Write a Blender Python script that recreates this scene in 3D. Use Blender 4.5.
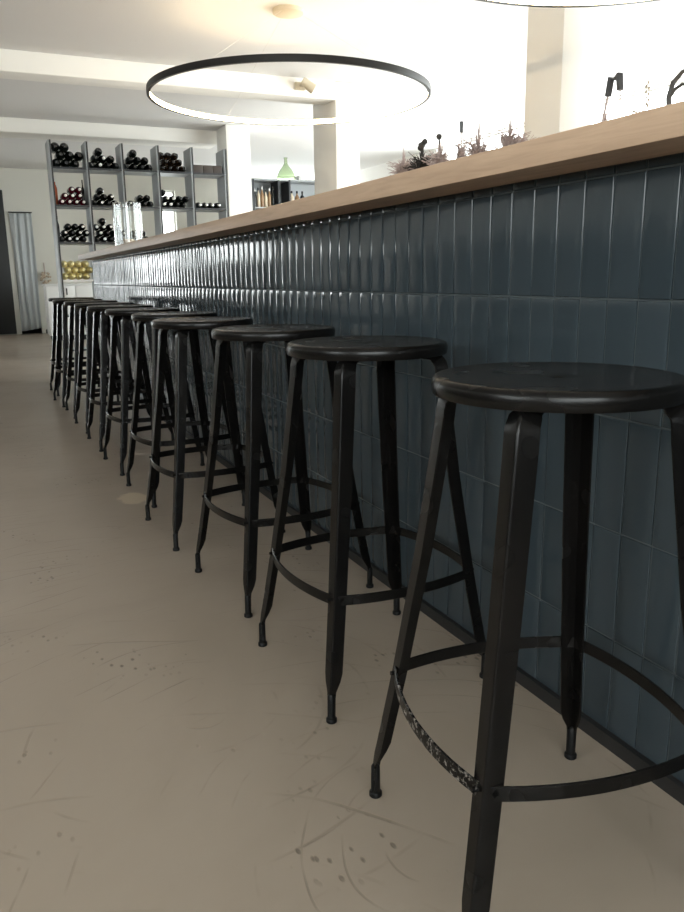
import bpy, bmesh, math, random
from mathutils import Vector, Matrix
random.seed(11)
PI = math.pi
for o in list(bpy.data.objects):
    bpy.data.objects.remove(o)
scene = bpy.context.scene
COL = scene.collection

# ------------------------------------------------------------------ camera
F = 779.677
VP_Y = (-25.0, 281.5)        # vanishing point of the bar's long axis
VP_D = (387.0, 3845.0)       # vanishing point of the verticals
def ray(p): return Vector((p[0] - 342.0, -(p[1] - 456.0), -F)).normalized()
ay = ray(VP_Y); az = -ray(VP_D); ax = ay.cross(az).normalized(); az = ax.cross(ay).normalized()
cam_data = bpy.data.cameras.new('camera')
cam = bpy.data.objects.new('camera', cam_data)
COL.objects.link(cam)
cam.matrix_world = Matrix(((ax.x, ax.y, ax.z, 0), (ay.x, ay.y, ay.z, 0), (az.x, az.y, az.z, 0.92), (0, 0, 0, 1)))
cam_data.sensor_fit = 'HORIZONTAL'
cam_data.sensor_width = 36.0
cam_data.lens = F / 684.0 * 36.0
cam_data.clip_start = 0.02
scene.camera = cam

# ------------------------------------------------------------------ world, exposure
SKY = 3.0
world = bpy.data.worlds.new('sky')
scene.world = world
world.use_nodes = True
wn = world.node_tree
wn.nodes['Background'].inputs[0].default_value = (0.96, 0.98, 1.0, 1)
wn.nodes['Background'].inputs[1].default_value = SKY
scene.view_settings.view_transform = 'Standard'
scene.view_settings.look = 'None'
scene.view_settings.gamma = 1.0
scene.view_settings.use_curve_mapping = False
scene.view_settings.exposure = 2.12
LED = 8.0                  # strength of the LED strips of the ring lamps

# daylight portals in the window openings: they only guide the sampling of the sky
def portal(name, loc, rot, sx, sy):
    l = bpy.data.lights.new(name, 'AREA'); l.shape = 'RECTANGLE'; l.size = sx; l.size_y = sy
    l.cycles.is_portal = True
    o = bpy.data.objects.new(name, l); COL.objects.link(o)
    o.location = loc; o.rotation_euler = rot
    return o
CZ = 2.78                   # ceiling height
XL, XR, YF, YB = -4.0, 6.5, -3.0, 15.0
# (wall, from, to, z0, z1)
RIGHT_WINDOWS = [(1.9, 7.9, 0.5, 2.765), (8.1, 10.7, 0.5, 2.765)]
LEFT_WINDOWS = [(-1.6, 0.8, 1.5, 2.4)]
BACK_WINDOWS = [(-1.40, -0.82, 0.04, 2.05), (-2.9, -2.15, 1.25, 1.7), (3.15, 3.52, 0.9, 2.5), (4.55, 6.35, 1.2, 2.7)]
FRONT_WINDOWS = [(-3.0, 0.8, 1.2, 2.55)]
for (a, b, z0, z1) in RIGHT_WINDOWS:
    portal('daylight_right', (XR + .12, (a+b)/2, (z0+z1)/2), (0, PI/2, 0), z1-z0, b-a)
for (a, b, z0, z1) in LEFT_WINDOWS:
    portal('daylight_left', (XL - .12, (a+b)/2, (z0+z1)/2), (0, -PI/2, 0), z1-z0, b-a)
for (a, b, z0, z1) in BACK_WINDOWS:
    portal('daylight_back', ((a+b)/2, YB + .12, (z0+z1)/2), (-PI/2, 0, 0), b-a, z1-z0)
for (a, b, z0, z1) in FRONT_WINDOWS:
    portal('daylight_front', ((a+b)/2, YF - .12, (z0+z1)/2), (PI/2, 0, 0), b-a, z1-z0)

# ------------------------------------------------------------------ materials
def mat(name, col, rough=.5, metal=0.0, spec=.5, coat=0.0, trans=0.0, ior=1.45, emit=None, es=0):
    m = bpy.data.materials.new(name); m.use_nodes = True
    b = m.node_tree.nodes['Principled BSDF']
    b.inputs['Base Color'].default_value = (*col, 1)
    b.inputs['Roughness'].default_value = rough
    b.inputs['Metallic'].default_value = metal
    b.inputs['Specular IOR Level'].default_value = spec
    b.inputs['Coat Weight'].default_value = coat
    b.inputs['Transmission Weight'].default_value = trans
    b.inputs['IOR'].default_value = ior
    if emit:
        b.inputs['Emission Color'].default_value = (*emit, 1)
        b.inputs['Emission Strength'].default_value = es
    return m
def nt(m): return m.node_tree.nodes, m.node_tree.links, m.node_tree.nodes['Principled BSDF']
def noise(m, scale, detail=4, rough=.55, coords='Object', stretch=(1, 1, 1), dist=0.0):
    N, L, B = nt(m)
    tc = N.new('ShaderNodeTexCoord'); mp = N.new('ShaderNodeMapping'); mp.inputs['Scale'].default_value = stretch
    n = N.new('ShaderNodeTexNoise'); n.inputs['Scale'].default_value = scale
    n.inputs['Detail'].default_value = detail; n.inputs['Roughness'].default_value = rough
    n.inputs['Distortion'].default_value = dist
    L.new(tc.outputs[coords], mp.inputs[0]); L.new(mp.outputs[0], n.inputs['Vector'])
    return n.outputs['Fac']
def ramp(m, fac, stops):
    N, L, B = nt(m)
    r = N.new('ShaderNodeValToRGB'); L.new(fac, r.inputs[0])
    e = r.color_ramp.elements
    while len(e) < len(stops): e.new(.5)
    for el, (p, c) in zip(e, stops):
        el.position = p; el.color = (*c, 1) if len(c) == 3 else c
    return r.outputs[0]
def bump(m, fac, strength=.1, dist=.01):
    N, L, B = nt(m)
    b = N.new('ShaderNodeBump'); b.inputs['Strength'].default_value = strength; b.inputs['Distance'].default_value = dist
    L.new(fac, b.inputs['Height'])
    prev = B.inputs['Normal'].links
    if prev: L.new(prev[0].from_socket, b.inputs['Normal'])
    L.new(b.outputs[0], B.inputs['Normal'])
def grey(v): return (v, v, v)
def vary(m, scale, c0, c1, lo=.35, hi=.65, stretch=(1, 1, 1), detail=4):
    N, L, B = nt(m)
    f = noise(m, scale, detail, stretch=stretch)
    L.new(ramp(m, f, [(lo, c0), (hi, c1)]), B.inputs['Base Color'])
    return f

M = {}
M['plaster'] = mat('plaster_white', (.88, .865, .82), .8); bump(M['plaster'], noise(M['plaster'], 60), .05)
M['ceiling'] = mat('ceiling_paint', (.78, .775, .765), .85)
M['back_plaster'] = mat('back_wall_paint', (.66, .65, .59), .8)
M['frame'] = mat('window_frame_white', (.85, .85, .84), .4)
M['dark_panel'] = mat('dark_panel', (.013, .015, .016), .5)
M['dark_void'] = mat('dark_doorway', (.03, .03, .03), .9)
M['curtain'] = mat('curtain_cloth', (.50, .53, .54), .85)
M['white_lacquer'] = mat('white_lacquer', (.80, .80, .78), .35)
M['black_plastic'] = mat('black_plastic', (.02, .02, .021), .4)
M['hazed_plastic'] = mat('hazed_plastic', (.075, .076, .078), .4)  # black lifted to grey, glare haze put into the colour
M['shelf'] = mat('shelf_grey', (.36, .385, .40), .45)
M['shelf_edge'] = mat('shelf_dark_edge', (.03, .032, .035), .5)
M['pale_board'] = mat('pale_board', (.66, .65, .61), .5)
M['bottle'] = mat('bottle_dark_glass', (.006, .008, .007), .12)
M['bottle_brown'] = mat('bottle_brown_glass', (.022, .012, .007), .16)
M['bottle_red'] = mat('bottle_red_glass', (.09, .006, .016), .15)
M['bottle_gold'] = mat('gold_foil_bottle', (.82, .73, .38), .34, metal=.4)
M['bottle_orange'] = mat('orange_bottle', (.55, .12, .04), .2)
M['amber'] = mat('amber_bottle', (.28, .17, .09), .2)
M['cream'] = mat('cream_bottle', (.62, .52, .38), .4)
M['capsule_white'] = mat('capsule_white', (.78, .77, .74), .3)
M['capsule_dark'] = mat('capsule_dark', (.02, .02, .02), .2)
M['capsule_silver'] = mat('capsule_silver', (.65, .65, .62), .25, metal=.6)
M['box_wood'] = mat('brown_wine_box', (.055, .042, .034), .6)
M['label'] = mat('paper_label', (.75, .73, .68), .7)
M['lamp_black'] = mat('lamp_black', (.014, .013, .012), .5)
M['led'] = mat('led_strip', (.9, .85, .7), .5, emit=(1.0, .74, .42), es=LED)
M['cable'] = mat('lamp_cable', (.7, .68, .64), .5)
M['canopy'] = mat('lamp_canopy', (.62, .55, .42), .5)
M['green_glass'] = mat('green_glass', (.72, .82, .62), .05, trans=.85)
M['candle'] = mat('candle_wax', (.62, .52, .40), .55)
M['clear_glass'] = mat('clear_glass', (.96, .98, .98), .02, trans=1.0, ior=1.45)
M['plume'] = mat('dried_plume', (.52, .42, .39), .9)  # base colour lightened to make up for missing window glare
M['plume_dark'] = mat('dried_stem_dark', (.055, .05, .045), .8)
M['beige_dry'] = mat('dried_beige', (.52, .43, .33), .9)
M['ceramic'] = mat('beige_ceramic', (.45, .40, .34), .45)
M['branch'] = mat('dark_branch', (.09, .085, .08), .6)
M['hoop_scuff'] = None

# thin window glass: clear with a mirror sheen by angle
def window_glass():
    m = bpy.data.materials.new('window_glass'); m.use_nodes = True
    N, L = m.node_tree.nodes, m.node_tree.links
    N.clear()
    out = N.new('ShaderNodeOutputMaterial'); mix = N.new('ShaderNodeMixShader'); lw = N.new('ShaderNodeLayerWeight')
    lw.inputs['Blend'].default_value = .5
    pw = N.new('ShaderNodeMath'); pw.operation = 'POWER'; L.new(lw.outputs['Facing'], pw.inputs[0]); pw.inputs[1].default_value = 5
    fr = N.new('ShaderNodeMath'); fr.operation = 'MULTIPLY_ADD'; L.new(pw.outputs[0], fr.inputs[0]); fr.inputs[1].default_value = .96; fr.inputs[2].default_value = .04
    t = N.new('ShaderNodeBsdfTransparent'); t.inputs[0].default_value = (.95, .97, .96, 1)
    g = N.new('ShaderNodeBsdfGlossy'); g.inputs['Roughness'].default_value = .02
    L.new(fr.outputs[0], mix.inputs[0]); L.new(t.outputs[0], mix.inputs[1]); L.new(g.outputs[0], mix.inputs[2])
    L.new(mix.outputs[0], out.inputs[0])
    return m
M['glass'] = window_glass()

# black powder-coated steel of the stools, slightly brown and worn
def stool_metal(name, scuffed=False):
    m = mat(name, (.008, .0076, .007), .27, metal=.0, spec=.27)
    N, L, B = nt(m)
    f = noise(m, 5, 1)
    L.new(ramp(m, f, [(.30, (.0036, .0035, .0034)), (.75, (.0060, .0052, .0046))]), B.inputs['Base Color'])
    r = ramp(m, noise(m, 12, 1), [(.25, grey(.23)), (.8, grey(.29))])
    L.new(r, B.inputs['Roughness'])
    bump(m, noise(m, 160, 3), .03, .0006)
    if scuffed:
        tc = N.new('ShaderNodeTexCoord'); sp = N.new('ShaderNodeSeparateXYZ'); L.new(tc.outputs['Object'], sp.inputs[0])
        mr = N.new('ShaderNodeMapRange'); mr.inputs[1].default_value = -.165; mr.inputs[2].default_value = -.19
        L.new(sp.outputs['X'], mr.inputs[0])
        ns = noise(m, 95, 5, .7)
        th = N.new('ShaderNodeMapRange'); th.inputs[1].default_value = .54; th.inputs[2].default_value = .60; L.new(ns, th.inputs[0])
        mu = N.new('ShaderNodeMath'); mu.operation = 'MULTIPLY'; L.new(mr.outputs[0], mu.inputs[0]); L.new(th.outputs[0], mu.inputs[1])
        mx = N.new('ShaderNodeMixRGB'); L.new(mu.outputs[0], mx.inputs[0])
        L.new(B.inputs['Base Color'].links[0].from_socket, mx.inputs[1]); mx.inputs[2].default_value = (.22, .20, .18, 1)
        L.new(mx.outputs[0], B.inputs['Base Color'])
    return m
M['steel'] = stool_metal('black_stool_steel')
M['steel_scuffed'] = stool_metal('scuffed_stool_steel', True)
M['rubber'] = mat('stool_foot_rubber', (.0045, .0046, .0046), .45, spec=.25)

# blue-grey glazed tiles
def tile_mat():
    m = mat('glazed_blue_tile', (.020, .036, .046), .10, spec=.38, coat=.0)
    N, L, B = nt(m)
    at = N.new('ShaderNodeAttribute'); at.attribute_name = 'tint'
    r = N.new('ShaderNodeValToRGB'); L.new(at.outputs['Fac'], r.inputs[0])
    r.color_ramp.elements[0].color = (.036, .050, .059, 1); r.color_ramp.elements[1].color = (.043, .058, .068, 1)
    L.new(r.outputs[0], B.inputs['Base Color'])
    rr = ramp(m, noise(m, 7, 3), [(.3, grey(.07)), (.7, grey(.16))]); L.new(rr, B.inputs['Roughness'])
    bump(m, noise(m, 14, 2, stretch=(1, 1.6, .6)), .06, .012)
    return m
M['tile'] = tile_mat()
M['grout'] = mat('tile_grout', (.075, .090, .095), .8)
M['plinth'] = mat('bar_plinth', (.018, .018, .018), .5)
M['bar_body'] = mat('bar_body_panel', (.10, .09, .08), .6)

def oak():
    m = mat('oak_worktop', (.45, .28, .16), .42)
    N, L, B = nt(m)
    f = noise(m, 5.5, 6, .6, stretch=(6, .55, 9), dist=1.2)
    L.new(ramp(m, f, [(.30, (.46, .315, .215)), (.52, (.54, .380, .262)), (.75, (.60, .430, .300))]), B.inputs['Base Color'])
    bump(m, f, .05, .003)
    return m
M['oak'] = oak()

# trowelled beige concrete floor with scratches, dark nicks and one pale stain
def floor_mat():
    m = mat('trowelled_concrete', (.30, .25, .20), .42, spec=.45)
    N, L, B = nt(m)
    f = noise(m, 1.1, 6, .6, stretch=(1, 1, 1), dist=.6)
    base = ramp(m, f, [(.25, (.295, .243, .190)), (.5, (.342, .284, .226)), (.78, (.375, .318, .258))])
    tc = N.new('ShaderNodeTexCoord')
    def mix(fac, a, col):
        x = N.new('ShaderNodeMixRGB'); L.new(fac, x.inputs[0]); L.new(a, x.inputs[1]); x.inputs[2].default_value = (*col, 1); return x.outputs[0]
    def math_(op, a, b):
        x = N.new('ShaderNodeMath'); x.operation = op
        for i, v in enumerate((a, b)):
            if isinstance(v, (int, float)): x.inputs[i].default_value = v
            else: L.new(v, x.inputs[i])
        return x.outputs[0]
    def rng(v, a, b):
        x = N.new('ShaderNodeMapRange'); x.inputs[1].default_value = a; x.inputs[2].default_value = b; L.new(v, x.inputs[0]); return x.outputs[0]
    # circular scratches swept by the stools
    fines = []
    for (cx, cy, sc_, thr) in ((.62, .95, 26.0, .984), (.35, 1.5, 18.0, .986), (-.3, .2, 15.0, .988)):
        mp = N.new('ShaderNodeMapping'); mp.inputs['Location'].default_value = (-cx, -cy, 0); L.new(tc.outputs['Object'], mp.inputs[0])
        w = N.new('ShaderNodeTexWave'); w.wave_type = 'RINGS'; w.rings_direction = 'Z'; w.inputs['Scale'].default_value = sc_ / 6
        w.inputs['Distortion'].default_value = 5.0; w.inputs['Detail'].default_value = 2; w.inputs['Detail Scale'].default_value = .5
        L.new(mp.outputs[0], w.inputs['Vector'])
        msk = rng(noise(m, 2.3 + sc_ * .04, 3, .6), .52, .66)
        fines.append(math_('MULTIPLY', rng(w.outputs['Fac'], thr, .999), msk))
    scr = math_('MAXIMUM', math_('MAXIMUM', fines[0], fines[1]), fines[2])
    c = mix(math_('MULTIPLY', scr, .42), base, (.13, .105, .08))
    # small dark nicks gathered in clusters
    v = N.new('ShaderNodeTexVoronoi'); v.inputs['Scale'].default_value = 46
    mpv = N.new('ShaderNodeMapping'); mpv.inputs['Scale'].default_value = (1, .55, 1); L.new(tc.outputs['Object'], mpv.inputs[0]); L.new(mpv.outputs[0], v.inputs['Vector'])
    nick = math_('MULTIPLY', rng(v.outputs['Distance'], .24, .12), rng(noise(m, 3.1, 2, .5), .555, .63))
    c = mix(math_('MULTIPLY', nick, .65), c, (.10, .08, .062))
    # pale filler stain beside the stools
    mp2 = N.new('ShaderNodeMapping'); mp2.inputs['Location'].default_value = (-.52, -3.32, 0); mp2.vector_type = 'POINT'
    L.new(tc.outputs['Object'], mp2.inputs[0])
    sc2 = N.new('ShaderNodeMapping'); sc2.inputs['Scale'].default_value = (1, .9, 0); L.new(mp2.outputs[0], sc2.inputs[0])
    ln = N.new('ShaderNodeVectorMath'); ln.operation = 'LENGTH'; L.new(sc2.outputs[0], ln.inputs[0])
    wob = math_('ADD', ln.outputs['Value'], math_('MULTIPLY', math_('SUBTRACT', noise(m, 14, 3), .5), .11))
    c = mix(rng(wob, .080, .062), c, (.50, .42, .31))
    L.new(c, B.inputs['Base Color'])
    rr = ramp(m, noise(m, 2.2, 4), [(.3, grey(.28)), (.7, grey(.38))]); L.new(rr, B.inputs['Roughness'])
    bump(m, noise(m, 3.2, 3, .5), .07, .02)
    bump(m, scr, .25, -.002)
    bump(m, nick, .3, -.003)
    return m
M['floor'] = floor_mat()

# ------------------------------------------------------------------ mesh helpers
def bx(bm, x0, x1, y0, y1, z0, z1, bev=0.0, seg=2):
    r = bmesh.ops.create_cube(bm, size=1.0)
    vs = r['verts']
    for v in vs:
        v.co = Vector(((x0+x1)/2 + v.co.x*(x1-x0), (y0+y1)/2 + v.co.y*(y1-y0), (z0+z1)/2 + v.co.z*(z1-z0)))
    if bev > 0:
        es = list({e for v in vs for e in v.link_edges})
        bmesh.ops.bevel(bm, geom=es, offset=bev, segments=seg, affect='EDGES', profile=.5)
def lathe(bm, prof, n=32, center=(0, 0, 0), axis='Z', close=False):
    """prof: list of (r, h); r<=1e-6 gives a pole"""
    c = Vector(center)
    def P(r, h, a):
        if axis == 'Z': return c + Vector((r*math.cos(a), r*math.sin(a), h))
        return c + Vector((r*math.cos(a), h, r*math.sin(a)))       # axis Y
    rings = []
    for (r, h) in prof:
        if r <= 1e-6: rings.append([bm.verts.new(P(0, h, 0))])
        else: rings.append([bm.verts.new(P(r, h, 2*PI*i/n)) for i in range(n)])
    prs = list(zip(rings[:-1], rings[1:]))
    if close: prs.append((rings[-1], rings[0]))
    for A, B in prs:
        if len(A) == 1 and len(B) == 1: continue
        for i in range(n):
            j = (i+1) % n
            if len(A) == 1: bm.faces.new((A[0], B[i], B[j]))
            elif len(B) == 1: bm.faces.new((A[i], A[j], B[0]))
            else: bm.faces.new((A[i], A[j], B[j], B[i]))
def tube(bm, pts, rad, n=8, cap=True):
    pts = [Vector(p) for p in pts]
    rads = rad if isinstance(rad, (list, tuple)) else [rad]*len(pts)
    up = Vector((0, 0, 1)); rings = []
    last = None
    for i, p in enumerate(pts):
        t = (pts[min(i+1, len(pts)-1)] - pts[max(i-1, 0)]).normalized()
        u = last - t*last.dot(t) if last is not None else (up - t*up.dot(t) if abs(t.dot(up)) < .95 else Vector((1, 0, 0)) - t*t.x)
        u.normalize(); last = u; w = t.cross(u)
        rings.append([bm.verts.new(p + (u*math.cos(2*PI*k/n) + w*math.sin(2*PI*k/n))*rads[i]) for k in range(n)])
    for A, B in zip(rings[:-1], rings[1:]):
        for k in range(n): bm.faces.new((A[k], A[(k+1) % n], B[(k+1) % n], B[k]))
    if cap:
        bm.faces.new(rings[0][::-1]); bm.faces.new(rings[-1])
def sweep(bm, secs, closed=False):
    """secs: list of closed sections (same number of points); capped when not closed"""
    R = [[bm.verts.new(p) for p in s] for s in secs]; n = len(R[0])
    prs = list(zip(R[:-1], R[1:])) + ([(R[-1], R[0])] if closed else [])
    for A, B in prs:
        for k in range(n): bm.faces.new((A[k], A[(k+1) % n], B[(k+1) % n], B[k]))
    if not closed:
        bm.faces.new(R[0][::-1]); bm.faces.new(R[-1])
def obj(name, bm, m, parent=None, smooth=False, angle=35):
    bmesh.ops.recalc_face_normals(bm, faces=bm.faces[:])
    me = bpy.data.meshes.new(name); bm.to_mesh(me); bm.free()
    me.materials.append(m)
    if smooth:
        lim = math.radians(angle)
        for p in me.polygons: p.use_smooth = True
        try: me.set_sharp_from_angle(angle=lim)
        except Exception: pass
    o = bpy.data.objects.new(name, me); COL.objects.link(o)
    if parent: o.parent = parent
    return o
def box(name, dims, m, parent=None, bev=0.0):
    bm = bmesh.new(); bx(bm, *dims, bev=bev); return obj(name, bm, m, parent, smooth=bev > 0, angle=40)
def tag(o, label, cat, group=None):
    o['label'] = label; o['category'] = cat
    if group: o['group'] = group
    return o
def thing(name, label, cat, loc=(0, 0, 0), rz=0.0, group=None):
    o = bpy.data.objects.new(name, None); o.empty_display_size = .1; COL.objects.link(o)
    o.location = loc; o.rotation_euler = (0, 0, rz)
    return tag(o, label, cat, group)
def struct(o): o['kind'] = 'structure'; return o
def empty_struct(name, loc=(0, 0, 0)):
    o = bpy.data.objects.new(name, None); COL.objects.link(o); o.location = loc; o['kind'] = 'structure'; return o
def dup(root, loc, rz, label, group=None):
    r = root.copy(); COL.objects.link(r); r.location = loc; r.rotation_euler = (0, 0, rz); r['label'] = label
    if group: r['group'] = group
    for ch in list(root.children):
        c = ch.copy(); COL.objects.link(c); c.parent = r
        for g in list(ch.children):
            d = g.copy(); COL.objects.link(d); d.parent = c
    return r

# ------------------------------------------------------------------ room shell
struct(box('floor', (XL-.2, XR+.2, YF-.2, YB+.2, -.1, 0), M['floor']))
struct(box('ceiling', (XL-.2, XR+.2, YF-.2, YB+.2, CZ, CZ+.1), M['ceiling']))
TH = .2
def wall(name, axis, pos, a0, a1, holes, m, outward):
    """a wall slab with rectangular holes, as one mesh; axis 'x' means the wall lies at x=pos"""
    bm = bmesh.new()
    p0, p1 = (pos, pos+TH*outward) if outward > 0 else (pos+TH*outward, pos)
    def slab(u0, u1, z0, z1):
        if u1-u0 < 1e-4 or z1-z0 < 1e-4: return
        if axis == 'x': bx(bm, p0, p1, u0, u1, z0, z1)
        else: bx(bm, u0, u1, p0, p1, z0, z1)
    u = a0
    for (h0, h1, z0, z1) in sorted(holes):
        slab(u, h0, 0, CZ); slab(h0, h1, 0, z0); slab(h0, h1, z1, CZ); u = h1
    slab(u, a1, 0, CZ)
    return struct(obj(name, bm, m))
DOOR = (.66, 1.00, 0, 2.06)            # curtained doorway in the back wall
wall('wall_right', 'x', XR, YF, YB, RIGHT_WINDOWS, M['plaster'], 1)
wall('wall_left', 'x', XL, YF, YB, LEFT_WINDOWS, M['plaster'], -1)
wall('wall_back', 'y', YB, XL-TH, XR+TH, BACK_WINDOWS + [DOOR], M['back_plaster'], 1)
wall('wall_front', 'y', YF, XL-TH, XR+TH, FRONT_WINDOWS, M['plaster'], -1)
NWIN = [0]
def window(axis, pos, w, outward):
    NWIN[0] += 1
    a, b, z0, z1 = w
    root = empty_struct('window_%d' % NWIN[0], (pos, (a+b)/2, z0) if axis == 'x' else ((a+b)/2, pos, z0))
    h, L = z1-z0, (b-a)/2
    fw, fd = (.035 if h < 2.2 else .02), .05
    c = outward*.1
    def B_(bm, u0, u1, d0, d1, y0, y1):
        if axis == 'x': bx(bm, c+d0, c+d1, u0, u1, y0, y1)
        else: bx(bm, u0, u1, c+d0, c+d1, y0, y1)
    bm = bmesh.new()
    B_(bm, -L, -L+fw, -fd/2, fd/2, 0, h); B_(bm, L-fw, L, -fd/2, fd/2, 0, h)
    B_(bm, -L+fw, L-fw, -fd/2, fd/2, 0, fw); B_(bm, -L+fw, L-fw, -fd/2, fd/2, h-fw, h)
    obj('window_frame', bm, M['frame'], root)
    bm = bmesh.new(); B_(bm, -L+fw, L-fw, -.004, .004, fw, h-fw)
    obj('pane', bm, M['glass'], root)
for w in RIGHT_WINDOWS: window('x', XR, w, 1)
for w in LEFT_WINDOWS: window('x', XL, w, -1)
for w in BACK_WINDOWS: window('y', YB, w, 1)
for w in FRONT_WINDOWS: window('y', YF, w, -1)
M['darkener'] = mat('reflection_darkener', (.060, .050, .042), .55); vary(M['darkener'], 4, (.045, .037, .030), (.075, .062, .050), stretch=(1, 8, 1))  # for unseen dark panels added to darken reflections and cut fill light
struct(box('unseen_panel_1', (XL, XL+.03, YF, 11.0, 0, 1.42), M['darkener']))
struct(box('unseen_panel_3', (XL+.03, -1.56, YB-.03, YB, 0, 1.22), M['darkener']))  # back wall panels out of view, added so the tiles mirror something dark
struct(box('unseen_panel_4', (XL+.03, -1.56, YB-.03, YB, 1.74, 2.5), M['darkener']))
struct(box('unseen_panel_5', (-2.1, -1.56, YB-.03, YB, 1.2201, 1.7399), M['darkener']))
struct(box('unseen_panel_2', (XL+.03, XR, YF, YF+.03, 0, 1.15), M['darkener']))  # added behind the camera to darken the lower front wall
# beams and pillars
struct(box('ceiling_beam', (XL, 3.4, 7.5, 7.78, 2.61, CZ), M['plaster'], bev=.006))
struct(box('ceiling_beam', (XL, 3.07, 10.46, 10.9, 2.62, CZ), M['plaster'], bev=.006))
def pillar(x0, x1, y0, y1):
    return struct(box('pillar', (x0, x1, y0, y1, 0, CZ), M['plaster'], bev=.008))
pillar(3.40, 3.66, 7.5, 8.08)
pillar(3.40, 3.66, 4.14, 4.50)
pillar(3.03, 3.34, 10.0, 10.42)
# back room: doorway with curtain, dark panel
bm = bmesh.new()
bx(bm, .5, 1.12, YB+TH+.6, YB+TH+.7, 0, 2.2); bx(bm, .5, .58, YB+TH, YB+TH+.6, 0, 2.2); bx(bm, 1.04, 1.12, YB+TH, YB+TH+.6, 0, 2.2)
bx(bm, .5, 1.12, YB+TH, YB+TH+.7, 2.2, 2.3); bx(bm, .5, 1.12, YB+TH, YB+TH+.7, -.1, 0)
struct(obj('wall_passage', bm, M['dark_void']))
d1 = empty_struct('door_1', (0, YB-.06, 0))
box('door_leaf', (-.62, .575, 0, .05, .015, 2.42), M['dark_panel'], d1, bev=.004)
bm = bmesh.new(); tube(bm, [(-.5, -.03, .95), (-.5, -.03, 1.15)], .009); tube(bm, [(-.5, -.03, .97), (-.5, .01, .97)], .006); tube(bm, [(-.5, -.03, 1.13), (-.5, .01, 1.13)], .006)
obj('door_handle', bm, M['black_plastic'], d1, smooth=True)
def curtain():
    t = thing('curtain', 'pale grey floor-length curtain hanging in the doorway of the back wall', 'curtain', (.825, YB-.04, 0))
    bm = bmesh.new()
    n, k = 80, 12
    grid = []
    for j in range(k+1):
        z = .10 + (2.05-.10)*j/k
        row = []
        for i in range(n+1):
            u = i/n
            amp = .020 + .012*(1-j/k)
            y = amp*math.sin(u*PI*7 + .8*math.sin(z*1.3)) + .008*math.sin(u*37+z)
            zz = z - (.045*(1-u) if j == 0 else 0)
            row.append(bm.verts.new((-.17 + .34*u + .01*math.sin(z*2+u*5), y-.01, zz)))
        grid.append(row)
    for j in range(k):
        for i in range(n): bm.faces.new((grid[j][i], grid[j][i+1], grid[j+1][i+1], grid[j+1][i]))
    c = obj('cloth', bm, M['curtain'], t, smooth=True, angle=180)
    s = c.modifiers.new('thick', 'SOLIDIFY'); s.thickness = .004
    bm = bmesh.new(); tube(bm, [(-.19, 0, 2.065), (.19, 0, 2.065)], .008)
    obj('curtain_rail', bm, M['shelf_edge'], t, smooth=True)
curtain()
struct(box('baseboard_back', (1.06, XR, YB-.015, YB, 0, .07), M['dark_panel']))

# ------------------------------------------------------------------ bar
XB = 1.052                      # tile face
BAR_Y0, BAR_Y1 = -.55, 8.12
CT_TOP, CT_BOT = 1.1555, 1.1075
bar = thing('bar_counter', 'long bar front clad in glossy blue-grey upright tiles on a dark plinth', 'bar counter', (XB, 0, 0))
def W(o): o.location = (-XB, 0, 0); return o          # built in world coordinates, parented to the bar
W(box('carcass', (XB+.02, 1.60, BAR_Y0, BAR_Y1-.012, .03, CT_BOT), M['bar_body'], bar))
W(box('plinth', (XB-.010, 1.56, BAR_Y0, BAR_Y1-.02, 0, .03), M['plinth'], bar))
W(box('grout_bed', (XB+.004, XB+.02, BAR_Y0, BAR_Y1, .03, CT_BOT), M['grout'], bar))
def tiles():
    bm = bmesh.new(); tint = bm.verts.layers.float.new('tint')
    rows = [.03, .224, .4405, .657, .8735, 1.09, CT_BOT]
    g = .0019
    pitch = .0743; y = 1.051 - pitch*30
    rnd = random.Random(5)
    while y < BAR_Y1:
        a, b = max(y+g, BAR_Y0), min(y+pitch-g, BAR_Y1)
        if b-a > .015:
            for z0, z1 in zip(rows[:-1], rows[1:]):
                c0, c1 = z0+g, z1-g
                if c1-c0 < .004: continue
                ty = rnd.gauss(0, .0040); tz = rnd.gauss(0, .0022); off = rnd.gauss(0, .0005); tn = rnd.random()
                cy, cz = (a+b)/2, (c0+c1)/2
                hy, hz = (b-a)/2, (c1-c0)/2
                e = min(.004, hz*.4)
                rings = []
                for (iy, iz, dx) in ((0, 0, .006), (0, 0, .0022), (e*.25, e*.25, .0008), (e, e, .0001), (hy*.55, min(hz*.5, .03), -.00035)):
                    ring = []
                    for sy, sz in ((-1, -1), (1, -1), (1, 1), (-1, 1)):
                        yy, zz = sy*(hy-iy), sz*(hz-iz)
                        xx = XB + off + dx + (ty*yy + tz*zz if dx < .005 else 0)
                        v = bm.verts.new((xx, cy+yy, cz+zz)); v[tint] = tn; ring.append(v)
                    rings.append(ring)
                for A, B in zip(rings[:-1], rings[1:]):
                    for k in range(4): bm.faces.new((A[k], A[(k+1) % 4], B[(k+1) % 4], B[k]))
                bm.faces.new(rings[-1])
        y += pitch
    bmesh.ops.recalc_face_normals(bm, faces=bm.faces[:])
    o = W(obj('tiled_front', bm, M['tile'], bar, smooth=True, angle=30))
    # tiles face the guests
    me = o.data
    s = sum(p.normal.x*p.area for p in me.polygons)
    if s > 0: me.flip_normals()
    return o
tiles()
bm = bmesh.new(); bx(bm, .932, 1.66, BAR_Y0-.04, BAR_Y1+.02, CT_BOT, CT_TOP, bev=.003)
tag(obj('worktop', bm, M['oak'], None, smooth=True, angle=40), 'long light oak worktop overhanging the blue-grey tiled bar', 'worktop')

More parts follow.
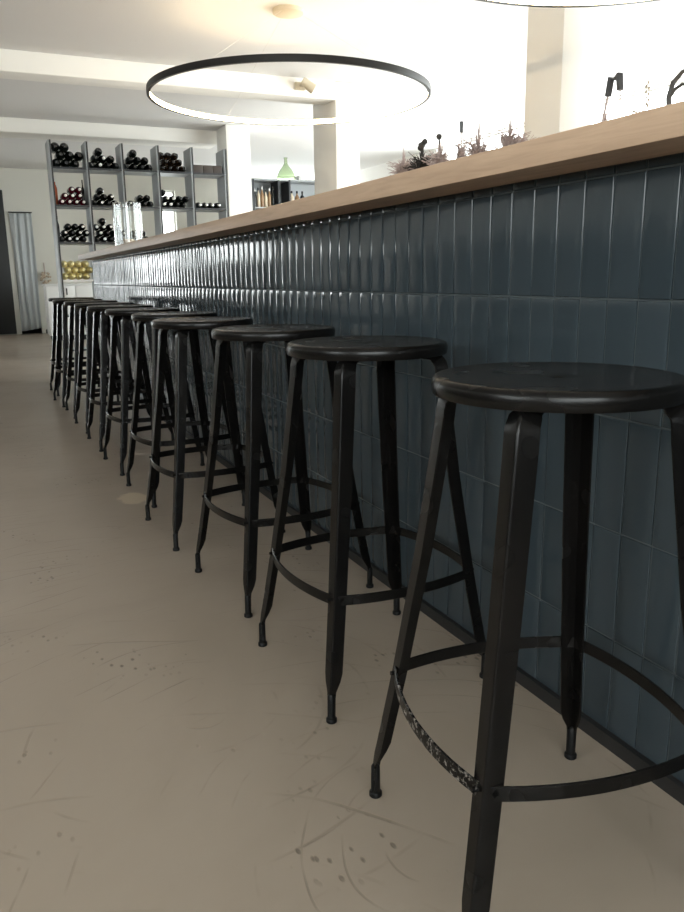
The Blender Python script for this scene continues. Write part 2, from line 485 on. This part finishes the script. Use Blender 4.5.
# ------------------------------------------------------------------ bar stools
SZ = .779; SR = .1795
def stool_leg():
    """angle-section leg in the +x direction; ridge faces outward"""
    bm = bmesh.new()
    path = [(.115, .7660, .026), (.150, .7655, .030), (.162, .7620, .031), (.1675, .7560, .0315), (.1755, .7475, .0325), (.1820, .7385, .0330), (.1858, .724, .0335), (.1882, .700, .0335),
            (.2170, .48, .0315), (.2525, .262, .0290), (.2815, .108, .0275), (.2855, .090, .0235), (.2885, .069, .0145), (.2895, .055, .0130), (.2900, .012, .0125)]
    th = .0035
    secs = []
    for i, (r, z, w) in enumerate(path):
        a = path[max(i-1, 0)]; b = path[min(i+1, len(path)-1)]
        t = Vector((b[0]-a[0], 0, b[1]-a[1])).normalized()
        n = Vector((-t.z, 0, t.x))          # outward normal in the radial plane
        if n.x < 0 and abs(n.x) > .3: n = -n
        if n.z < 0 and abs(n.x) <= .3: n = -n
        p = Vector((r, 0, z)); v = Vector((0, 1, 0)); s = w/math.sqrt(2)
        q = th*math.sqrt(2); rr = .0030
        secs.append([p - n*rr*.55 + v*rr*.35, p - n*(rr*1.1) + v*rr, p - n*s + v*s, p - n*(s+th*.7) + v*(s-th*.7),
                     p - n*q - n*rr*.4, p - n*(s+th*.7) - v*(s-th*.7), p - n*s - v*s, p - n*(rr*1.1) - v*rr, p - n*rr*.55 - v*rr*.35])
    sweep(bm, secs)
    return bm
def stool_foot():
    bm = bmesh.new()
    lathe(bm, [(0, 0), (.0105, 0), (.0118, .0015), (.0118, .008), (.0102, .010), (.0086, .011), (.0080, .060), (.004, .066), (0, .068)], 20, (.2826, 0, 0))
    return bm
def stool_seat():
    bm = bmesh.new()
    lathe(bm, [(.0085, SZ-.0075), (.0085, SZ-.0048), (.011, SZ-.0040), (.05, SZ-.0036), (.11, SZ-.0030), (.152, SZ-.0022), (.164, SZ-.0006), (.170, SZ),
               (.1745, SZ-.0012), (.1775, SZ-.0040), (.1792, SZ-.0085), (SR, SZ-.016), (.1785, SZ-.0245), (.1765, SZ-.0265), (.1745, SZ-.0245),
               (.1745, SZ-.016), (.172, SZ-.0085), (.160, SZ-.0062), (.11, SZ-.0072), (.05, SZ-.0075)], 96, close=True)
    return bm
def stool_ring():
    bm = bmesh.new()
    hc = .2460/math.sqrt(2)              # half side at the legs
    bow = .030; ht = .011; tk = .0022; zc = .259
    R = (hc*hc + bow*bow)/(2*bow)
    half = math.asin(hc/R)
    path = []
    for s in range(4):
        rot = s*PI/2
        for k in range(20):
            a = -half + 2*half*k/20
            x = hc + bow - R + R*math.cos(a); y = R*math.sin(a)
            path.append(Vector((x*math.cos(rot) - y*math.sin(rot), x*math.sin(rot) + y*math.cos(rot), zc)))
    n = len(path); secs = []
    for i, p in enumerate(path):
        t = (path[(i+1) % n] - path[i-1]).normalized(); o = Vector((t.y, -t.x, 0))
        if o.dot(p) < 0: o = -o
        e = .0012
        secs.append([p + o*a + Vector((0, 0, b)) for a, b in ((tk, ht-e), (tk-e, ht), (-tk+e, ht), (-tk, ht-e), (-tk, -ht+e), (-tk+e, -ht), (tk-e, -ht), (tk, -ht+e))])
    sweep(bm, secs, closed=True)
    # bolts through the leg flanges
    for s in range(4):
        for sg in (-1, 1):
            th_ = PI/4 + s*PI/2
            c = Vector((.2435, 0, 0)) ; 
            p = Vector((.2585-.014, sg*.0155, zc))
            p = Matrix.Rotation(th_, 3, 'Z') @ p
            d = Matrix.Rotation(th_, 3, 'Z') @ Vector((.7071, sg*.7071, 0))
            tube(bm, [p - d*.008, p + d*.0035], .0036, 8)
    return bm
def make_stool(label):
    t = thing('bar_stool', label, 'bar stool', (0, 0, 0), 0, 'black metal bar stools along the bar')
    obj('seat', stool_seat(), M['steel'], t, smooth=True, angle=50)
    obj('foot_ring', stool_ring(), M['steel'], t, smooth=True, angle=30)
    lm = stool_leg(); leg0 = None; foot0 = None
    for k in range(4):
        if leg0 is None:
            l = obj('leg', lm, M['steel'], t, smooth=True, angle=52); leg0 = l
            f = obj('foot', stool_foot(), M['rubber'], l, smooth=True, angle=40); foot0 = f
        else:
            l = leg0.copy(); COL.objects.link(l); l.parent = t
            f = foot0.copy(); COL.objects.link(f); f.parent = l
        l.rotation_euler = (0, 0, PI/4 + k*PI/2)
    return t
ST = [(.730, .881, -9), (.781, 1.572, 2.3), (.774, 2.165, 5.5), (.728, 2.787, 2.6), (.758, 3.36, 5), (.737, 3.965, 3),
      (.726, 4.565, 2), (.720, 5.14, 3), (.716, 5.73, 2), (.688, 6.29, 4), (.708, 6.91, 3)]
SL = ['black metal bar stool nearest the camera, its foot ring scuffed',
      'second black metal bar stool from the camera, just behind the nearest one',
      'third black metal bar stool counting from the camera along the bar',
      'fourth black metal bar stool counting from the camera along the bar',
      'fifth black metal bar stool from the camera, by the pale floor stain',
      'sixth black metal bar stool from the camera, middle one of the row of eleven',
      'fifth black metal bar stool counting from the far end of the bar',
      'fourth black metal bar stool counting from the far end of the bar',
      'third black metal bar stool counting from the far end of the bar',
      'second to last black metal bar stool at the far end of the bar',
      'last and farthest black metal bar stool, at the far end of the bar']
s0 = make_stool(SL[0])
s0.location = (ST[0][0], ST[0][1], 0); s0.rotation_euler = (0, 0, math.radians(ST[0][2]))
for (x, y, a), lab in list(zip(ST, SL))[1:]:
    dup(s0, (x, y, 0), math.radians(a), lab)
# the nearest stool is racked a little towards the bar: its top sits off the middle of its feet
LEAN = Matrix.Rotation(-math.radians(ST[0][2]), 3, 'Z') @ Vector((.017, .008, 0))
for ch in s0.children:
    ch.data = ch.data.copy()
    d = Matrix.Rotation(-ch.rotation_euler.z, 3, 'Z') @ LEAN
    for v in ch.data.vertices:
        v.co += d*max(0.0, (v.co.z-.10)/.68)
for ch in s0.children:
    if ch.name.startswith('foot_ring'):
        ch.data.materials[0] = M['steel_scuffed']; ch['label'] = 'foot ring with paint scuffed off on the left'

# ------------------------------------------------------------------ ring lamps
def ring_lamp(loc, label, R=1.02):
    t = thing('ring_lamp', label, 'lamp', loc, 0, 'ring lamps over the bar')
    h = .042
    bm = bmesh.new()
    lathe(bm, [(R-.022, h), (R-.022, h-.003), (R-.004, h-.003), (R-.004, .003), (R-.022, .003), (R-.022, 0), (R, 0), (R+.001, h*.5), (R, h)], 128, close=True)
    obj('ring_housing', bm, M['lamp_black'], t, smooth=True, angle=30)
    bm = bmesh.new()
    lathe(bm, [(R-.016, h-.0035), (R-.016, .0035), (R-.0045, .0035), (R-.0045, h-.0035)], 128, close=True)
    obj('led_strip', bm, M['led'], t, smooth=True, angle=30)
    up = CZ - loc[2]
    bm = bmesh.new(); lathe(bm, [(0, up-.03), (.105, up-.03), (.11, up-.026), (.11, up), (0, up)], 40)
    obj('ceiling_canopy', bm, M['canopy'], t, smooth=True, angle=40)
    for k in range(3):
        a = math.radians(100 + 120*k)
        bm = bmesh.new(); tube(bm, [(.09*math.cos(a), .09*math.sin(a), up-.029), ((R-.01)*math.cos(a), (R-.01)*math.sin(a), h-.001)], .0008, 6)
        obj('suspension_cable', bm, M['cable'], t, smooth=True)
    return t
ring_lamp((2.23, 5.72, 2.19), 'thin black ring lamp with glowing inner strip hanging before the far pillar')
ring_lamp((2.37, 2.43, 2.19), 'nearer ring lamp of which only the far glowing edge shows at the photo top')

sp = thing('spotlight', 'small beige spotlight fixed to the ceiling beam at the far pillar', 'spotlight', (3.02, 7.5, 2.70))
bm = bmesh.new(); bx(bm, -.05, .05, -.03, -.001, -.035, .035, .004); obj('bracket', bm, M['canopy'], sp, smooth=True, angle=40)
bm = bmesh.new(); tube(bm, [(0, -.03, 0), (.02, -.07, 0)], .012); obj('arm', bm, M['canopy'], sp, smooth=True)
bm = bmesh.new(); tube(bm, [(-.01, -.10, .03), (.10, -.12, -.04)], [.040, .048], 20); obj('lamp_head', bm, M['canopy'], sp, smooth=True, angle=40)

# ------------------------------------------------------------------ wine shelf
SY, SD = 10.0, .36
UX = [.951, 1.354, 1.757, 2.181, 2.598, 3.021]
BZ = [.10, .51, .925, 1.36, 1.78, 2.20]
STOP = 2.49
rack = thing('wine_shelf', 'tall open grey wine shelf of five bays before the back room', 'shelf', (0, 0, 0))
for x in UX:
    u = box('upright', (x-.03, x, SY+.004, SY+SD, 0, STOP), M['shelf'], rack)
    box('front_edging', (x-.03+.014, x+.001, SY, SY+.0045, 0, STOP+.001), M['shelf_edge'], u)
for k, z in enumerate(BZ):
    for i in range(5):
        b = box('shelf_board', (UX[i]+.0005, UX[i+1]-.0305, SY+.006, SY+SD-.004, z-.022, z), M['pale_board'] if k == 2 else M['shelf'], rack)
        if k != 2: box('front_edging', (UX[i]+.0015, UX[i+1]-.0305, SY+.0015, SY+.0058, z-.022, z), M['shelf_edge'], b)

# bottles lie with the neck towards the guests (along -Y); local origin under the bottle at its lowest line
BOT = {}
def bottle_proto(kind, r, glass, cap):
    bm = bmesh.new(); k = r/.0385
    lathe(bm, [(0, .30), (r*.6, .298), (r*.95, .294), (r, .286), (r, .115), (r*.93, .098), (r*.62, .076), (.0150*k, .060), (.0135*k, .030), (.0135*k, .004), (0, .004)], 20, (0, 0, r), 'Y')
    b = obj('wine_bottle', bm, M[glass], None, smooth=True, angle=40)
    bm = bmesh.new()
    lathe(bm, [(.0138*k, .052), (.0146*k, .050), (.0146*k, .012), (.0150*k, .011), (.0150*k, .001), (.0130*k, 0), (0, 0)], 16, (0, 0, r), 'Y')
    c = obj('foil_capsule', bm, M[cap], b, smooth=True, angle=40)
    b['category'] = 'bottle'
    return b
SPEC = {'dark': (.0398, 'bottle', 'capsule_white', 'dark wine bottle, pale capsule'),
        'black': (.0398, 'bottle', 'capsule_dark', 'black wine bottle'),
        'magnum': (.0515, 'bottle', 'capsule_dark', 'large black magnum bottle'),
        'large': (.0450, 'bottle', 'capsule_dark', 'large dark wine bottle'),
        'largepale': (.0450, 'bottle', 'capsule_white', 'large dark wine bottle, white capsule'),
        'pale': (.0398, 'bottle', 'capsule_silver', 'dark wine bottle, silver capsule'),
        'brown': (.0430, 'bottle_brown', 'capsule_dark', 'brown wine bottle'),
        'red': (.0398, 'bottle_red', 'capsule_white', 'dark red wine bottle'),
        'gold': (.0405, 'bottle_gold', 'bottle_gold', 'gold foil bottle')}
used = {}
ROWN = {5: 'top shelf', 4: 'second shelf', 3: 'third shelf', 2: 'gold bottle shelf'}
BAYN = ['leftmost bay', 'second bay', 'middle bay', 'fourth bay', 'rightmost bay']
LAYN = ['bottom layer', 'second layer', 'third layer', 'fourth layer']
POSN = ['first', 'second', 'third', 'fourth', 'fifth']
def put_bottle(kind, x, y, z, label, group):
    if kind not in used:
        used[kind] = bottle_proto(kind, *SPEC[kind][:3]); b = used[kind]
    else:
        b0 = used[kind]; b = b0.copy(); COL.objects.link(b)
        for ch in b0.children:
            c = ch.copy(); COL.objects.link(c); c.parent = b
    b.location = (x, y, z); tag(b, label, 'bottle', group)
def stack(row, bay, kind, layers, x0=None, shifts=None, kinds=None):
    r, _, _, desc = SPEC[kind]
    p = 2*r + .0012
    left = UX[bay] + .004 if x0 is None else UX[bay] + x0
    for li, n in enumerate(layers):
        sh = shifts[li] if shifts else 0
        for q in range(n):
            kd = kinds(li, q) if kinds else kind
            x = left + r + p*(q + sh) + p*.5*li
            z = BZ[row] + .0006 + li*(p*.8665)
            y = SY + .02 + random.uniform(0, .022)
            put_bottle(kd, x, y, z, '%s, %s, %s of the %s, %s from left' % (SPEC[kd][3], ROWN[row], BAYN[bay], LAYN[li], POSN[q]) if False else
                       '%s, %s of %s, %s, %s' % (SPEC[kd][3], POSN[q], LAYN[li], BAYN[bay], ROWN[row]),
                       'wine bottles lying in the %s of the %s' % (BAYN[bay], ROWN[row]))
rk = random.Random(21)
mixed = lambda li, q: rk.choice(['dark', 'black', 'black', 'pale', 'black', 'black'])
# top shelf
stack(5, 0, 'magnum', [3, 3, 2], .003, [0, 0, -1])
stack(5, 1, 'large', [4, 3, 1], .003, None, lambda li, q: 'largepale' if (li, q) in ((0, 1), (1, 1)) else 'large')
stack(5, 2, 'large', [4, 3, 1], .003)
stack(5, 3, 'brown', [4, 3, 3], .006, [0, 0, -1])
# second shelf
stack(4, 0, 'red', [4, 3, 2], .040, [0, 0, .5])
stack(4, 1, 'dark', [4, 3, 1], .004, None, mixed)
stack(4, 2, 'dark', [4, 2], .030, [0, 1], mixed)
stack(4, 3, 'dark', [4, 4, 1], .004, [0, 0, -1], mixed)
stack(4, 4, 'pale', [4], .030)
# third shelf
stack(3, 0, 'dark', [4, 4, 3], .004, [0, 0, 0], mixed)
stack(3, 1, 'dark', [4, 4, 3, 1], .004, [0, 0, -1, -.5], mixed)
stack(3, 2, 'black', [4, 2], .030)
stack(3, 3, 'black', [4], .012)
# gold bottles
stack(2, 0, 'gold', [4, 4, 4], .003, [0, 0, -1])
stack(2, 1, 'gold', [4, 3], .012)

def upright_bottle(name, x, y, z, h, r, m, cap, label, group=None):
    bm = bmesh.new()
    lathe(bm, [(0, 0), (r*.9, 0), (r, .006), (r, h*.60), (r*.85, h*.68), (r*.45, h*.76), (r*.36, h*.82), (r*.36, h*.985), (0, h*.985)], 20)
    b = obj(name, bm, M[m], None, smooth=True, angle=40); b.location = (x, y, z); tag(b, label, 'bottle', group)
    bm = bmesh.new(); lathe(bm, [(r*.38, h*.86), (r*.41, h*.87), (r*.41, h), (0, h)], 16)
    obj('foil_capsule', bm, M[cap], b, smooth=True, angle=40)
    return b
upright_bottle('wine_bottle', UX[0]+.030, SY+.30, BZ[4], .33, .026, 'bottle_orange', 'capsule_white', 'orange bottle standing upright at left end of the second shelf')
upright_bottle('wine_bottle', UX[1]-.052, SY+.325, BZ[4], .32, .018, 'bottle', 'capsule_dark', 'slim dark bottle standing upright behind the red wine bottles')
upright_bottle('wine_bottle', UX[0]+.026, SY+.325, BZ[3], .32, .020, 'bottle', 'capsule_dark', 'slim dark bottle standing upright at left end of the third shelf')
# brown wooden wine boxes, top right
for k, (a, b, w) in enumerate(((.006, .125, 'left'), (.13, .25, 'middle'), (.255, .366, 'right'))):
    t = tag(box('wine_box', (UX[4]+a, UX[4]+b, SY+.02, SY+.33, BZ[5]+.0005, BZ[5]+.085), M['box_wood'], None, bev=.003),
            '%s of three brown wooden wine boxes on the top shelf' % w, 'box', 'wooden wine boxes on the top shelf')
    box('lid', (UX[4]+a+.002, UX[4]+b-.002, SY+.024, SY+.326, BZ[5]+.085, BZ[5]+.092), M['box_wood'], t)
bm = bmesh.new(); lathe(bm, [(0, 0), (.10, 0), (.125, .05), (.135, .12), (.128, .12), (.118, .05), (.095, .008), (0, .008)], 28)
o = obj('fruit_bowl', bm, M['cream'], None, smooth=True, angle=50); o.location = (UX[4]+.18, SY+.18, BZ[3]+.0005)
tag(o, 'cream bowl on the third shelf in the rightmost bay', 'bowl')

# ------------------------------------------------------------------ white cabinet by the back wall
cab = thing('cabinet', 'low white cabinet with black handles standing behind the wine shelf', 'cabinet', (1.62, 13.0, 0))
box('body', (-.64, .64, .02, .55, .08, .84), M['white_lacquer'], cab, bev=.003)
box('top_panel', (-.66, .66, -.005, .57, .8405, .868), M['white_lacquer'], cab, bev=.003)
box('plinth', (-.60, .60, .05, .52, 0, .08), M['dark_panel'], cab)
for k in range(3):
    d = box('door', (-.635+.425*k, -.635+.425*k+.418, 0, .0195, .09, .835), M['white_lacquer'], cab, bev=.002)
    bm = bmesh.new(); xh = -.635+.425*k+(.29 if k == 0 else .38)
    tube(bm, [(xh, -.02, .70), (xh, -.02, .80)], .010); tube(bm, [(xh, -.02, .71), (xh, .002, .71)], .006); tube(bm, [(xh, -.02, .79), (xh, .002, .79)], .006)
    obj('handle', bm, M['black_plastic'], d, smooth=True)
# dried bunch hanging next to the curtain
def tuft(bm, base, top, n, spread, rnd, r0=.0012, droop=.0):
    base = Vector(base); top = Vector(top)
    for i in range(n):
        a = rnd.random()*2*PI; s = spread*math.sqrt(rnd.random())
        b = base + Vector((math.cos(a)*s, math.sin(a)*s, rnd.uniform(-.004, .006)))
        t = base.lerp(top, rnd.uniform(.55, 1.0)) + Vector((rnd.gauss(0, .004), rnd.gauss(0, .004), 0))
        m_ = b.lerp(t, .5); m_ = m_.lerp(base.lerp(top, .45), .45)
        tube(bm, [b, m_, t], [r0*.6, r0, r0*.5], 4, cap=False)
rnd = random.Random(3)
bunch = thing('dried_flower_bunch', 'pale beige dried flower bunch hanging on the wall beside the curtain', 'dried flowers', (1.13, YB-.10, 0))
bm = bmesh.new()
for k in range(46):
    a = rnd.random()*2*PI; e = rnd.gauss(0, .6)
    d = Vector((math.cos(a)*math.cos(e)*.085, math.sin(a)*math.cos(e)*.05, math.sin(e)*.10))
    r = rnd.uniform(.012, .026)
    mtx = Matrix.Translation(Vector((0, 0, .96)) + d)
    bmesh.ops.create_icosphere(bm, subdivisions=1, radius=r, matrix=mtx)
obj('flower_heads', bm, M['beige_dry'], bunch, smooth=True, angle=180)
bm = bmesh.new(); tube(bm, [(0, .09, 1.22), (0, .06, 1.14), (0, 0, 1.0)], .008)
obj('stem', bm, M['plume'], bunch, smooth=True)

# ------------------------------------------------------------------ dark shelf unit right of the wine shelf
BX0, BX1, BY = 3.99, 5.6, 12.0
bb = thing('display_shelf', 'dark shelf unit of bottles between the white pillars', 'shelf', (0, 0, 0))
for x in (BX0, 4.44, 4.62, BX1-.04):
    box('upright', (x, x+.06 if x == BX0 else x+.025, BY, BY+.35, 0, 2.40), M['shelf_edge'], bb)
for z in (.4, .8, 1.2, 1.6, 1.97, 2.385):
    for a, b in ((BX0+.06, 4.44), (4.465, 4.62), (4.645, BX1-.04)):
        box('shelf_board', (a, b, BY+.004, BY+.346, z, z+.02), M['shelf'], bb)
box('back_panel', (BX0, BX1, BY+.351, BY+.362, 0, 2.40), M['shelf'], bb)
mats = ['bottle', 'cream', 'amber', 'cream', 'amber', 'bottle']
nm = ['black', 'cream', 'amber', 'second cream', 'second amber', 'dark green']
for k in range(6):
    upright_bottle('spirit_bottle', BX0+.095+.060*k, BY+.10, 1.99, .27+.02*(k % 3), .026, mats[k], 'capsule_dark' if k % 2 else 'capsule_silver',
                   '%s bottle, %s from the left, on the dark display shelf' % (nm[k], ['first', 'second', 'third', 'fourth', 'fifth', 'sixth'][k]), 'bottles on the display shelf')
for k in range(3):
    upright_bottle('spirit_bottle', 4.70+.09*k, BY+.10, 1.99, .26, .036, ['cream', 'amber', 'bottle'][k], 'capsule_dark',
                   '%s wide bottle in the right part of the dark display shelf' % ['cream', 'amber', 'black'][k], 'wide bottles on the display shelf')
bm = bmesh.new()
lathe(bm, [(0, 0), (.12, 0), (.145, .02), (.15, .06), (.11, .15), (.05, .22), (.028, .26), (.024, .33), (.034, .345), (.030, .35), (.019, .33), (.022, .26), (.044, .218), (.104, .148), (.143, .06), (.138, .024), (.115, .008), (0, .008)], 36)
o = obj('demijohn', bm, M['green_glass'], None, smooth=True, angle=60); o.location = (4.645, BY+.18, 2.4055)
tag(o, 'pale green pear-shaped glass demijohn on top of the dark display shelf', 'glass jar')
t = tag(box('carton', (4.83, 4.95, BY+.1, BY+.25, 2.4055, 2.49), M['white_lacquer'], None, bev=.003), 'small white carton on top of the dark display shelf', 'box')

# ------------------------------------------------------------------ things on the worktop
ZT = CT_TOP + .0004
t = thing('candle_vase', 'tall clear glass hurricane vase at the far end of the oak worktop', 'vase', (1.28, 7.30, ZT))
bm = bmesh.new(); lathe(bm, [(0, 0), (.118, 0), (.123, .005), (.123, .415), (.117, .415), (.117, .014), (.112, .010), (0, .010)], 64)
obj('glass_body', bm, M['clear_glass'], t, smooth=True, angle=40)
c = thing('pillar_candle', 'beige pillar candle standing inside the tall glass vase', 'candle', (1.28, 7.30, ZT+.0105))
bm = bmesh.new(); lathe(bm, [(0, 0), (.046, 0), (.048, .004), (.048, .094), (.044, .100), (.02, .096), (0, .095)], 32)
obj('wax', bm, M['candle'], c, smooth=True, angle=40)
bm = bmesh.new(); tube(bm, [(0, 0, .094), (.001, 0, .106), (.004, 0, .112)], .0016, 6); obj('wick', bm, M['plume_dark'], c, smooth=True)

def bud_vase(loc, label, h=.062, r=.024):
    t = thing('bud_vase', label, 'vase', loc, 0, 'vases of dried flowers on the worktop')
    bm = bmesh.new(); lathe(bm, [(0, 0), (r*.8, 0), (r, .006), (r*1.05, h*.45), (r*.6, h*.8), (r*.55, h), (r*.47, h), (r*.5, h*.8), (r*.92, h*.45), (r*.85, .01), (0, .008)], 24)
    obj('vase_body', bm, M['ceramic'], t, smooth=True, angle=50)
    return t
VX = 1.30
def skirt(bm, rr, wide=.058):
    for k in range(210):                               # low fuzzy skirt of fine hairs
        a = rr.random()*2*PI; L = rr.uniform(.012, wide); z = rr.uniform(.085, .128)
        d = Vector((math.cos(a), math.sin(a), 0))
        tube(bm, [Vector((0, 0, .058)) + d*.004, d*L*.45 + Vector((0, 0, z-.008)), d*L + Vector((rr.gauss(0, .006), rr.gauss(0, .006), z + rr.uniform(-.02, .012)))], [.0012, .0013, .0007], 4, cap=False)
def plume(y, top, kind, label, vx=VX):
    """a vase with a fluffy dried plume; top is the height of the tip above the worktop"""
    t = bud_vase((vx, y, ZT), label)
    rr = random.Random(int(y*1000))
    bm = bmesh.new()
    skirt(bm, rr)
    for k in range(60):                                # finer hairs climbing the stem
        a = rr.random()*2*PI; z = rr.uniform(.07, top*.82); L = rr.uniform(.004, .016)*(1.25 - z/top)
        d = Vector((math.cos(a), math.sin(a), 0))
        tube(bm, [Vector((0, 0, z)), d*L*.6 + Vector((0, 0, z+.010)), d*L + Vector((0, 0, z+rr.uniform(.016, .034)))], [.0012, .0012, .0006], 4, cap=False)
    obj('plume', bm, M['plume_dark'] if kind == 'dark' else M['plume'], t, smooth=True, angle=180)
    bm = bmesh.new()
    lean = rr.uniform(-.006, .006)
    tube(bm, [(0, 0, .01), (0, 0, top*.7), (lean, lean*.5, top)], [.0028, .0026, .0016], 6)
    if kind == 'dark':
        for k in range(5): bmesh.ops.create_icosphere(bm, subdivisions=1, radius=.010, matrix=Matrix.Translation((rr.gauss(0, .007), rr.gauss(0, .007), top-.004+rr.gauss(0, .007))))
    if kind == 'bud':
        bmesh.ops.create_icosphere(bm, subdivisions=2, radius=.009, matrix=Matrix.Translation((lean, 0, top)))
    obj('stem', bm, M['plume_dark'] if kind in ('dark', 'bud') else M['plume'], t, smooth=True, angle=60)
    return t
plume(2.34, .165, 'plain', 'farthest of the fluffy dried plumes in vases on the worktop')
plume(2.225, .160, 'dark', 'dried plume with a dark seed head in a vase on the worktop')
plume(2.12, .165, 'bud', 'dried plume with a small round bud in a vase on the worktop')
plume(1.918, .170, 'plain', 'fluffy dried plume with a straight tip next to the black upright stick')
plume(1.775, .155, 'plain', 'nearest of the fluffy dried plumes, in front of the near pillar')
plume(1.852, .135, 'plain', 'short fluffy dried plume standing between two taller plumes on the worktop', 1.40)
# loose stick standing in its own vase
t = bud_vase((VX, 2.005, ZT), 'small vase holding an upright stick with a dark tip, among dried plumes')
bm = bmesh.new(); tube(bm, [(0, 0, .012), (0, 0, .165)], .0018, 6); obj('stick', bm, M['plume'], t, smooth=True)
bm = bmesh.new(); skirt(bm, random.Random(77), .020); obj('plume', bm, M['plume'], t, smooth=True, angle=180)
bm = bmesh.new(); tube(bm, [(0, 0, .158), (0, 0, .188)], .0052, 10); obj('dark_tip', bm, M['hazed_plastic'], t, smooth=True, angle=40)
# folded clip on two stems, greyed to imitate glare haze
t = bud_vase((VX, 1.405, ZT), 'small vase with two dried stems under a glare-greyed folded clip on the worktop')
bm = bmesh.new()
tube(bm, [(0, .004, .012), (-.004, .028, .085), (0, .019, .148)], [.0022, .0030, .0026], 6); tube(bm, [(0, -.004, .012), (0, -.018, .09), (0, -.0165, .150)], .0011, 6)
tuft(bm, (0, .028, .085), (0, .026, .12), 24, .012, random.Random(4), .001)
obj('dried_stems', bm, M['plume'], t, smooth=True, angle=180)
def strip(bm, pts, w, tk):
    secs = []
    for i, p in enumerate(pts):
        a = Vector(pts[max(i-1, 0)]); b = Vector(pts[min(i+1, len(pts)-1)]); tt = (b-a).normalized()
        n = tt.cross(Vector((1, 0, 0))).normalized(); p = Vector(p)
        secs.append([p + Vector((w/2, 0, 0)) + n*tk, p - Vector((w/2, 0, 0)) + n*tk, p - Vector((w/2, 0, 0)) - n*tk, p + Vector((w/2, 0, 0)) - n*tk])
    sweep(bm, secs)
bm = bmesh.new()
strip(bm, [(0, .020, .140), (0, .0165, .160), (0, .013, .178)], .012, .0042)
strip(bm, [(0, .013, .176), (0, .002, .171), (0, -.010, .181)], .010, .0022)
strip(bm, [(0, -.011, .181), (0, -.013, .164), (0, -.0155, .146)], .012, .0042)
obj('clip', bm, M['hazed_plastic'], t)
# thin dotted sprig
t = bud_vase((VX, 1.312, ZT), 'small vase with one thin sprig of tiny leaves near the worktop corner')
bm = bmesh.new(); tube(bm, [(0, 0, .012), (0, .003, .10), (0, -.001, .150)], .0008, 5)
rr = random.Random(8)
for k in range(9):
    z = .10 + .0055*k; sgn = 1 if k % 2 else -1
    bmesh.ops.create_icosphere(bm, subdivisions=1, radius=.0030, matrix=Matrix.Translation((rr.gauss(0, .002), sgn*.0035, z)) @ Matrix.Diagonal((.6, 1, 1.4, 1)))
for k in range(40):
    a = rr.random()*2*PI; L = rr.uniform(.02, .06)
    tube(bm, [(0, 0, .062), (math.cos(a)*L*.5, math.sin(a)*L*.5, .088), (math.cos(a)*L, math.sin(a)*L, .085+rr.uniform(0, .015))], [.0008, .001, .0005], 4, cap=False)
obj('sprig', bm, M['beige_dry'], t, smooth=True, angle=180)
# curled dark branch
t = bud_vase((VX, 1.245, ZT), 'small vase with a curled dark branch at the right edge of the photo')
bm = bmesh.new()
tube(bm, [(0, 0, .012), (0, .004, .07), (0, .008, .105), (0, 0, .130), (0, -.022, .146), (0, -.05, .150)], [.004, .005, .0055, .005, .0042, .002], 8)
tube(bm, [(0, .006, .105), (0, -.006, .117), (0, -.024, .123), (0, -.048, .116)], [.004, .004, .0035, .002], 8)
obj('branch', bm, M['branch'], t, smooth=True)

bpy.context.view_layer.update()
